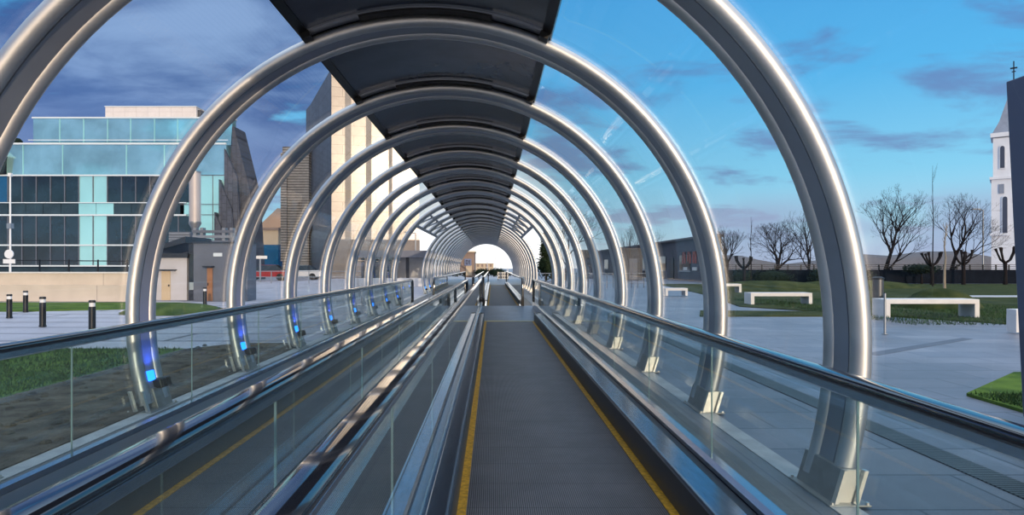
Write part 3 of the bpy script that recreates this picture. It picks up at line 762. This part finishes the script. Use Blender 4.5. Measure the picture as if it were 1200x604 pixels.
# hazy hill, distant long building and parked cars on the left
hp = [(-150+8*k, 0, 12+11*math.sin(k*.55)**2+3*math.sin(k*1.7)) for k in range(14)]
mbh = MB().loft([[(x, 240, 0) for x, _, z in hp], [(x, 244, z*.8) for x, _, z in hp], [(x, 256, z) for x, _, z in hp], [(x, 290, 0) for x, _, z in hp]], caps=False, closed=False)
tag(mbh.build('hill', 'hill', None, 80), kind='structure')
Y = 95; ox = at(320, Y)
r = thing('long_building', 'long beige and glass building far behind the kiosk', 'building', (ox, Y, 0))
MB().box(at(290, Y)-ox, at(352, Y)-ox, 0, 8, 0, hz(270, Y)).build('wall', 'ochre', r)
MB().box(at(289, Y)-ox, at(353, Y)-ox, -.3, 8.2, hz(270, Y), hz(267, Y)).build('roof_edge', 'brown_wall', r)
MB().box(at(291, Y)-ox, at(351, Y)-ox, -.1, .1, hz(315, Y), hz(287, Y)).build('window', 'blue_pane', r)
def car(px, Y, label, body, rz):
    r = thing('car', label, 'car', (at(px, Y), Y, 0), rz, 'cars parked behind the kiosk')
    P = [(-2.1, .35), (-2.15, .75), (-1.6, .9), (1.9, .95), (2.15, .8), (2.15, .35)]
    MB().loft([[(x, y, z) for x, z in P] for y in (-.85, .85)]).build('body', body, r, bevel=.05)
    Q = [(-1.15, .9), (-.55, 1.42), (.95, 1.45), (1.6, .95)]
    MB().loft([[(x, y*(1 if z < 1 else .82), z) for x, z in Q] for y in (-.78, .78)]).build('cabin', 'car_glass', r)
    MB().box(-.5, .9, -.62, .62, 1.43, 1.47).build('roof', body, r)
    for x in (-1.3, 1.35):
        for y in (-.8, .8):
            MB().tube([(x, y-.1, .33), (x, y+.1, .33)], .33, 16).build('wheel', 'tyre', r, 40)
car(313, 60, 'dark red car parked behind the kiosk, nearest the grey wall', 'car_red', 0.1)
car(352, 63, 'pale car parked beyond the red one, behind the left arches', 'car_white', 0.05)
Y = 55; r = thing('white_sign', 'small white board sign on a post right of the kiosk', 'sign', (at(305, Y), Y, 0))
MB().box(-.06, .06, -.06, .06, 0, hz(300, Y)).build('post', 'pole_grey', r)
MB().box(-.62, .62, -.14, -.06, hz(303.5, Y), hz(300, Y)).build('board', 'sign_white', r)
r = thing('metal_railing', 'grey metal railing before the parked cars', 'railing', (0, 50, 0))
for z in (.5, .95): MB().tube([(at(296, 50), 0, z), (at(450, 50), 0, z)], .03, 6).build('rail', 'pole_grey', r)
for k in range(8): MB().box(at(296+k*22, 50)-.03, at(296+k*22, 50)+.03, -.03, .03, 0, .97).build('post', 'pole_grey', r)

# ------------------------------------------------------------------ right side: totem, benches, bin, church
Y = 5.55; x0 = at(1199, Y)
r = thing('pylon', 'tall blue grey metal pylon cut by the right edge', 'pylon', (x0, Y, 0)); r.rotation_euler = (0, R(-2.9), 0)
MB().box(0, .34, -1.3, 0, .05, hz(95.5, Y)).build('panel', 'totem', r, bevel=.008)
MB().box(.03, .31, -1.27, -.03, 0, .05).build('base', 'black_metal', r)

def bench(px0, px1, ytop, ybase, label, depth=.5, turn=0.0):
    Y = gy(ybase, .02); xa, xb = at(px0, Y), at(px1, Y); h = hz(ytop, Y); w = (xb-xa)/2
    r = thing('stone_bench', label, 'bench', ((xa+xb)/2, Y, .02), turn, 'white benches on the lawn')
    t = min(.12, h*.3)
    MB().box(-w, w, 0, depth, h-t-.02, h-.02).build('seat_slab', 'white_stone', r, bevel=.006)
    for sx in (-1, 1): MB().box(min(sx*w, sx*(w-t)), max(sx*w, sx*(w-t)), 0, depth, 0, h-t-.02).build('leg', 'white_stone', r)
bench(1038, 1148, 351, 372.5, 'long white bench in front of the dark grass mound', .6)
bench(880, 952, 343.5, 357, 'white bench left of the nearest arch on the lawn', .6)
bench(846, 869, 333, 343, 'small distant white bench beside the second arch', .6)
bench(780, 806, 338, 347, 'distant white bench seen between the second and third right arches', .6)
bench(1191, 1240, 363, 390, 'white bench end showing just left of the pylon', .25)

Y = 22; r = thing('litter_bin', 'grey slatted litter bin beside the long white bench', 'litter bin', (at(1029, Y), Y, 0))
MB().lathe(0, 0, [(0, .17), (.9, .17)], 14).build('bin_body', 'bin_grey', r, 40)
MB().lathe(0, 0, [(.9, .19), (.95, .19), (1.0, .1)], 14).build('lid', 'iron', r, 40)
Y = 12.8; r = thing('marker_post', 'thin grey post standing left of the long white bench', 'post', (at(1037, Y), Y, 0))
MB().cyl(0, 0, 0, hz(344, Y), .022).build('stake', 'pole_grey', r, 40)
MB().lathe(0, 0, [(hz(344, Y), .026), (hz(343, Y), .02)], 10).build('cap', 'iron', r, 40)
MB().lathe(0, 0, [(0, .06), (.012, .06)], 12).build('base_plate', 'pole_grey', r)

# church tower, standing 70 m off
Y = 70.0; ox = at(1188, Y)
r = thing('church_tower', 'white church tower with arched windows and a cross on top', 'church', (ox, Y, 0), -math.atan2(ox, Y)); r.scale = (.80, .80, 1)
s = Y/F
def wx(p): return (p-1188)*s
def tier(hw, ya, yb, name='tier'): return MB().box(-hw*s, hw*s, 0, 2*hw*s, hz(ya, Y), hz(yb, Y)).build(name, 'church_white', r)
tier(26, 326, 207); tier(24, 207, 160)
MB().box(-28*s, 28*s, -.2, 54*s, hz(209, Y), hz(206, Y)).build('cornice', 'church_white', r)
MB().box(-27*s, 27*s, -.2, 52*s, hz(159, Y), hz(154, Y)).build('cornice', 'church_white', r)
MB().loft([[(-25*s, -.0, hz(154, Y)), (25*s, 0, hz(154, Y)), (25*s, 48*s, hz(154, Y)), (-25*s, 48*s, hz(154, Y))],
           [(-17*s, 7*s, hz(140, Y)), (17*s, 7*s, hz(140, Y)), (17*s, 41*s, hz(140, Y)), (-17*s, 41*s, hz(140, Y))],
           [(-6*s, 18*s, hz(108, Y)), (6*s, 18*s, hz(108, Y)), (6*s, 30*s, hz(108, Y)), (-6*s, 30*s, hz(108, Y))]]).build('roof', 'slate', r)
MB().lathe(0, 24*s, [(hz(108, Y), 5*s), (hz(100, Y), 4*s), (hz(94, Y), 3.5*s), (hz(92, Y), 4*s), (hz(89, Y), 1*s)], 12).build('lantern', 'church_white', r, 40)
c = MB().box(-.07, .07, 24*s-.07, 24*s+.07, hz(90, Y), hz(67, Y))
c.box(wx(1188-4.2), wx(1188+4.2), 24*s-.07, 24*s+.07, hz(76, Y), hz(74.4, Y)); c.box(wx(1188-2.4), wx(1188+2.4), 24*s-.07, 24*s+.07, hz(80, Y), hz(79, Y))
c.build('cross', 'iron', r)
def arch_win(cxp, hw, ya, yb, name):
    pts = [(wx(cxp-hw), hz(yb, Y)), (wx(cxp+hw), hz(yb, Y))]
    pts += [(wx(cxp)+hw*s*math.cos(R(a)), hz(ya+hw, Y)+hw*s*math.sin(R(a))) for a in range(0, 181, 20)]
    fr = [(wx(cxp-hw-1.2), hz(yb+1, Y)), (wx(cxp+hw+1.2), hz(yb+1, Y))] + [(wx(cxp)+(hw+1.2)*s*math.cos(R(a)), hz(ya+hw, Y)+(hw+1.2)*s*math.sin(R(a))) for a in range(0, 181, 20)]
    w_ = MB().extrude_y(fr, -.10, .02).build(name, 'church_white', r)
    MB().extrude_y(pts, -.13, .02).build('opening', 'church_dark', w_)
for dx in (0, 24):
    arch_win(1175+dx, 2.6, 170, 196, 'window'); arch_win(1178+dx, 2.8, 230, 273, 'window')
MB().box(wx(1171), wx(1177), -.1, 0, hz(226, Y), hz(215, Y)).build('relief_panel', 'slate', r)
MB().box(-28*s, 28*s, -.15, 52*s, hz(326, Y), hz(318, Y)).build('plinth', 'church_white', r)
MB().box(wx(1160), wx(1182), -.2, 0, hz(276, Y), hz(273.5, Y)).build('sill', 'church_white', r)

# ------------------------------------------------------------------ trees
def tree(px, Y, ytop, spread, label, seed, levels=5, base_y=None, r0=.16, mat_='bark', fork=.28, group='bare trees on the right', lean=0.0, kids=(2, 3)):
    rnd = random.Random(seed); H = hz(ytop, Y)
    o = thing('bare_tree', label, 'tree', (at(px, Y), Y, 0), rnd.uniform(0, 6), group)
    tr, br = MB(), MB()
    def grow(p, d, ln, rad, lv):
        pts = [p]; n = 4
        for k in range(n):
            d = (d + Vector((rnd.gauss(0, .09), rnd.gauss(0, .09), rnd.gauss(.05, .05)))).normalized()
            p = p + d*ln/n; pts.append(p)
        rr = [rad*(1-.45*k/n) for k in range(n+1)]
        (tr if lv == 0 else br).tube(pts, rr, 7 if lv < 2 else 4 if lv < 4 else 3)
        if lv >= levels: return
        m = rnd.randint(*kids) + (2 if lv < 2 else 0)
        a0 = rnd.uniform(0, 6.28)
        for q in range(m):
            t = 1.0 if q < 2 else rnd.uniform(.3, .95)
            k = min(n-1, int(t*n)); f = t*n-k
            b = pts[k].lerp(pts[k+1], f)
            a = a0 + 2.4*q + rnd.gauss(0, .3); e1 = d.orthogonal().normalized(); e2 = d.cross(e1)
            ax = e1*math.cos(a)+e2*math.sin(a)
            dd = (d + ax*spread*(rnd.uniform(.55, 1.0) if q else .3)).normalized()
            grow(b, dd, ln*rnd.uniform(.60, .80), max(rad*(rnd.uniform(.42, .55) if q else .6), .005), lv+1)
    trunk = H*fork
    grow(Vector((0, 0, 0)), Vector((lean, 0, 1)).normalized(), trunk, r0, 0)
    # scale to the height the tree really has
    zm = max(v[2] for v in br.v); k = H/zm
    for mb in (tr, br): mb.v = [(x*k, y*k, z*k) for x, y, z in mb.v]
    tr.build('trunk', mat_, o, 60); br.build('branches', mat_, o)
    return o
tree(1035, 50, 212, .75, 'large bare spreading tree right of the nearest arch', 11, 7, r0=.18, fork=.27)
tree(1112, 52, 226, .85, 'bare spreading tree behind the long white bench', 23, 7, r0=.17, fork=.28)
tree(912, 55, 256, 1.0, 'low wide bare tree left of the nearest arch', 5, 7, r0=.14, fork=.22)
tree(948, 61, 236, .75, 'taller bare tree half hidden by the nearest arch', 31, 6, r0=.14, fork=.28)
tree(851, 46, 264, .7, 'small dense bare tree beside the second arch', 43, 6, r0=.16, fork=.3)
tree(735, 126, 262, .6, 'distant bare tree above the low grey building, farther one', 51, 6, r0=.15, fork=.3)
tree(757, 138, 266, .6, 'distant bare tree above the low grey building, nearer its end', 57, 6, r0=.15, fork=.3)
tree(662, 62, 228, .9, 'bare tree overhanging the gap on the right of the tunnel', 61, 6, r0=.14, fork=.3)
# thin young saplings
def sapling(px, Y, ytop, zb, label, seed, mt='bark'):
    rnd = random.Random(seed); H = hz(ytop, Y)-zb
    o = thing('sapling', label, 'tree', (at(px, Y), Y, zb))
    p = [(rnd.gauss(0, .006)*k, rnd.gauss(0, .006)*k, H*k/6) for k in range(7)]
    MB().tube(p, [.045-.0065*k for k in range(7)], 6).build('trunk', mt, o, 60)
    b = MB()
    for k in range(16):
        t = rnd.uniform(.45, .95); i = int(t*6); q = Vector(p[i]).lerp(Vector(p[i+1]), t*6-i); a = rnd.uniform(0, 6.28); ln = H*rnd.uniform(.05, .12)
        b.tube([q, q+Vector((math.cos(a)*.25, math.sin(a)*.25, .6))*ln, q+Vector((math.cos(a)*.4, math.sin(a)*.4, 1.1))*ln], [.010, .007, .004], 4)
    b.build('branches', mt, o)
sapling(1107, 20.5, 262, .55, 'young tree with a pale slim trunk on the grass mound', 3, 'bark_pale')
sapling(1093, 42, 194, 0, 'tall whip thin sapling left of the grass mound', 4)
sapling(880, 42, 254, 0, 'thin sapling behind the white bench left of the nearest arch', 9)
# pollarded trees with knobbly stubs
def pollard(px, Y, ytop, label, seed):
    rnd = random.Random(seed); H = hz(ytop, Y)
    o = thing('pollarded_tree', label, 'tree', (at(px, Y), Y, 0), 0, 'pollarded trees by the far fence')
    MB().tube([(0, 0, 0), (.02, 0, H*.3), (0, .02, H*.58)], [.14, .11, .13], 8).build('trunk', 'bark', o, 60)
    b = MB()
    for k in range(5):
        a = k*1.26+rnd.random(); e = Vector((math.cos(a), math.sin(a)*.6, 0))
        q = Vector((0, 0, H*.55))
        pts = [q, q+e*.35+Vector((0, 0, .25)), q+e*.6+Vector((0, 0, H*.28)), q+e*(.55+.2*rnd.random())+Vector((0, 0, H*(.36+.09*rnd.random())))]
        b.tube(pts, [.09, .07, .06, .10], 7)
    b.build('stubs', 'bark', o, 60)
pollard(1178, 46, 288, 'pollarded tree with thick stubs in front of the church', 1)
pollard(1129, 46, 292, 'pollarded tree right of the bench sapling', 2)
pollard(1092, 46, 294, 'pollarded tree left of the bench sapling', 3)
pollard(872, 46, 300, 'small pollarded tree beside the second arch', 5)

def leafy(name, label, cat, x, y, blobs, m, n, size, trunk=None, group=None):
    o = thing(name, label, cat, (x, y, 0), 0, group); rnd = random.Random(label)
    mb = MB()
    for (bx_, by_, bz_, rx, ry, rz) in blobs:
        for k in range(n):
            v = Vector((rnd.gauss(0, 1), rnd.gauss(0, 1), rnd.gauss(0, 1))).normalized()*rnd.uniform(.55, 1.02)
            c = Vector((bx_+v.x*rx, by_+v.y*ry, max(.02, bz_+v.z*rz)))
            u = Vector((rnd.gauss(0, 1), rnd.gauss(0, 1), rnd.gauss(0, 1))).normalized(); w = u.orthogonal().normalized()
            mb.quad(c-u*size, c-w*size*.5, c+u*size, c+w*size*.5)
    mb.build('foliage', m, o)
    core = MB()
    for (bx_, by_, bz_, rx, ry, rz) in blobs:
        core.loft([[(bx_+rx*.72*math.cos(e)*math.cos(2*PI*j/10), by_+ry*.72*math.cos(e)*math.sin(2*PI*j/10), max(.0, bz_+rz*.72*math.sin(e))) for j in range(10)] for e in (-1.4, -.8, -.2, .4, .9, 1.4)])
    core.build('inner_growth', m, o)
    if trunk: MB().cyl(0, 0, 0, trunk[0], trunk[1], trunk[1]*.6, 8).build('trunk', 'bark', o, 60)
    return o
Y = 60
leafy('conifer', 'dark evergreen tree right of the tunnel gap', 'tree', at(640, Y), Y, [(0, 0, 1.4, 1.0, .9, 1.3), (.05, 0, 2.8, .75, .7, 1.0), (-.05, 0, 3.8, .45, .45, .8)], 'fir', 500, .13, (1.2, .12))
leafy('conifer', 'shorter rusty evergreen beside the dark evergreen at the gap', 'tree', at(649, 57), 57, [(0, 0, .9, .5, .5, .9), (0, 0, 1.8, .35, .35, .7)], 'fir', 300, .11, (.8, .08))
Y = 48.3
leafy('shrub', 'round dark shrub on short stem at the far fence, left of saplings', 'shrub', at(1080, Y), Y, [(0, 0, 1.15, 1.5, .8, .42)], 'hedge', 700, .1, (.9, .1), 'dark shrubs along the far fence')
for i, (px, w, h, wd) in enumerate(((905, 2.6, .75, 'behind the second white bench'), (962, 1.4, .8, 'hidden partly by the nearest arch'), (868, 1.6, .7, 'beside the second arch'), (1010, 1.6, .7, 'just right of the nearest arch'))):
    leafy('shrub', 'low dark shrub along the far fence, %s' % wd, 'shrub', at(px, Y), Y, [(0, 0, h*.6, w*.72, .8, h)], 'hedge', 700, .1, None, 'dark shrubs along the far fence')
# far fence wall with rail on the right
r = thing('boundary_fence', 'low dark boundary wall with a thin rail across the lawn', 'fence', (0, 49.5, 0))
xa, xb = at(848, 49.5), at(1230, 49.5)
MB().box(xa, xb, 0, .3, 0, 1.08).build('wall', 'fence_dark', r)
for z in (1.2, 1.33, 1.46): MB().box(xa, xb, .12, .18, z-.02, z+.02).build('rail', 'iron', r)
for k in range(26):
    x = xa+(xb-xa)*k/25; MB().box(x-.03, x+.03, .1, .2, 1.0, 1.48).build('post', 'iron', r)
# hazy ridge on the right horizon
hp = [(40+14*k, 5.0+2.0*math.sin(k*.9)+1.4*math.sin(k*2.1)) for k in range(16)]
mbh = MB().loft([[(x, 225, 0) for x, z in hp], [(x, 232, z*.7) for x, z in hp], [(x, 246, z) for x, z in hp], [(x, 270, 0) for x, z in hp]], caps=False, closed=False)
tag(mbh.build('hills', 'shed_roof', None, 80), kind='structure')

# long low grey building on the right
r = thing('long_shed', 'long low grey building with a red lettered front, right of the tunnel', 'building', (18.6, 54, 0))
MB().prism([(0, 0), (.7, 0), (6.5, 26), (6.5, 62), (0, 62)], 0, 3.85).build('wall', 'shed_wall', r)
MB().prism([(-.25, -.25), (.85, -.25), (6.7, 25.9), (6.7, 62.2), (-.25, 62.2)], 3.85, 4.05).build('roof_edge', 'shed_roof', r)
for k in range(6):
    y = 6+k*8.5; w_ = MB().box(-.08, .05, y, y+3.4, .9, 2.4).build('window', 'dark_pane', r)
    MB().box(-.12, -.06, y-.1, y+3.5, .8, .9).build('sill', 'pole_grey', w_)
for k in range(4):
    y = 11.5+k*8.5; MB().box(-.1, .05, y, y+1.2, 0, 2.2).build('door', 'dark_clad', r)
for k in range(5):
    z = MB(); y = 1.0+k*1.6
    z.box(-.12, -.02, y, y+.25, 1.6, 2.7); z.box(-.12, -.02, y+.7, y+.9, 1.6+.2*(k % 2), 2.7); z.box(-.12, -.02, y, y+.9, 2.45, 2.7)
    z.build('wall_marking', 'sign_red', r)
for k in range(3): MB().box(-.12, -.02, 1.2+k*2.8, 2.4+k*2.8, .95, 1.25).build('white_marking', 'sign_white', r)
# dark doorway slabs near the far end
for i, (px, Yq, wd) in enumerate(((690, 70, 'farther'), (742, 62, 'nearer'))):
    q = thing('dark_cabin', 'dark blue grey cabin, the %s of two by the low grey building' % wd, 'cabin', (at(px, Yq), Yq, 0))
    MB().box(-.9, .9, 0, 2, 0, 3.0).build('wall', 'dark_clad', q); MB().box(-1.0, 1.0, -.1, 2.1, 3.0, 3.12).build('roof', 'shed_roof', q)
    MB().box(-.4, .4, -.04, 0, .05, 2.1).build('door', 'grey_clad', q)
r = thing('low_fence', 'low metal fence right of the tunnel gap', 'fence', (0, 40, 0))
for z in (.3, .9): MB().tube([(at(632, 40), 0, z), (at(770, 40), 0, z)], .02, 6).build('rail', 'pole_grey', r)
for k in range(20): MB().box(at(632+k*7.2, 40)-.015, at(632+k*7.2, 40)+.015, -.02, .02, 0, .95).build('post', 'iron', r)

# ------------------------------------------------------------------ beyond the far mouth
Y = 78; ox = at(546, Y)
r = thing('brown_building', 'brown building with a blue sign beyond the far mouth', 'building', (ox, Y, 0))
MB().box(at(528, Y)-ox, at(556, Y)-ox, 0, 6, 0, hz(296, Y)).build('wall', 'brown_wall', r)
MB().box(at(527, Y)-ox, at(557, Y)-ox, -.3, 6.2, hz(296, Y), hz(294.5, Y)).build('cornice', 'ochre', r)
MB().box(at(546, Y)-ox, at(553, Y)-ox, -.08, 0, 0.2, hz(316, Y)+.5).build('window', 'ochre', r)
sg = MB().box(at(544.5, Y)-ox, at(552.5, Y)-ox, -.25, -.05, hz(311.5, Y), hz(303.5, Y)).build('sign_board', 'sign_blue', r)
def letter_bars(bars, parent):
    mb = MB()
    for (u0, u1, v0, v1) in bars: mb.box(at(544.5+u0, Y)-ox, at(544.5+u1, Y)-ox, -.30, -.25, hz(303.5+v1, Y), hz(303.5+v0, Y))
    return mb.build('lettering', 'ink', parent)
letter_bars([(1.5, 2.2, 1.5, 6.5), (2.2, 3.8, 1.5, 2.2), (2.2, 3.8, 5.8, 6.5), (3.6, 4.3, 2.1, 5.9), (5.6, 6.4, 1.5, 6.5), (5.1, 5.6, 2.2, 3.0)], sg)
Y = 140; ox = at(567, Y)
r = thing('beige_block', 'pale beige block far beyond the tunnel mouth', 'building', (ox, Y, 0))
MB().box(at(556, Y)-ox, at(578.5, Y)-ox, 0, 10, 0, hz(309, Y)).build('wall', 'ochre', r)
MB().box(at(555.6, Y)-ox, at(579, Y)-ox, -.3, 10.2, hz(309, Y), hz(308.4, Y)).build('coping', 'white_stone', r)
for px in (559, 564, 569, 574): MB().box(at(px, Y)-ox, at(px+2.4, Y)-ox, -.1, .1, 1.2, 1.75).build('window', 'brown_wall', r)
Y = 85
for i, (px, yt) in enumerate(((571, 308), (581, 302), (595, 308))):
    q = thing('flagpole', 'slim pole beyond the tunnel mouth, %s of three' % ['left', 'tallest', 'right'][i], 'pole', (at(px, Y), Y, 0), 0, 'poles beyond the mouth')
    MB().cyl(0, 0, 0, hz(yt, Y), .07, .05, 8).build('shaft', 'lamp_white', q); MB().lathe(0, 0, [(hz(yt, Y), .07), (hz(yt-.6, Y), .03)], 8).build('finial', 'pole_grey', q)
leafy('hedge', 'dark clipped hedge across the far mouth of the tunnel', 'hedge', at(570, 76), 76, [(-.5, 0, .55, 1.2, .6, .6), (1.2, 0, .6, 1.4, .6, .55)], 'hedge', 400, .1)
Y = 62; ox = at(592, Y)
r = thing('white_barrier', 'white perforated barrier panel at the far end of the tunnel', 'barrier', (ox, Y, 0))
MB().box(at(583, Y)-ox, at(600, Y)-ox, 0, .06, .1, hz(319, Y)).build('panel', 'sign_white', r)
for k in range(6):
    for z in (.25, .55): MB().box(at(584+k*2.6, Y)-ox, at(585.6+k*2.6, Y)-ox, -.01, .0, z-.06, z+.10).build('slot', 'grey_clad', r)
for sx in (583.6, 599.4): MB().box(at(sx, Y)-ox-.03, at(sx, Y)-ox+.03, -.15, .2, .0, .12).build('foot', 'iron', r)
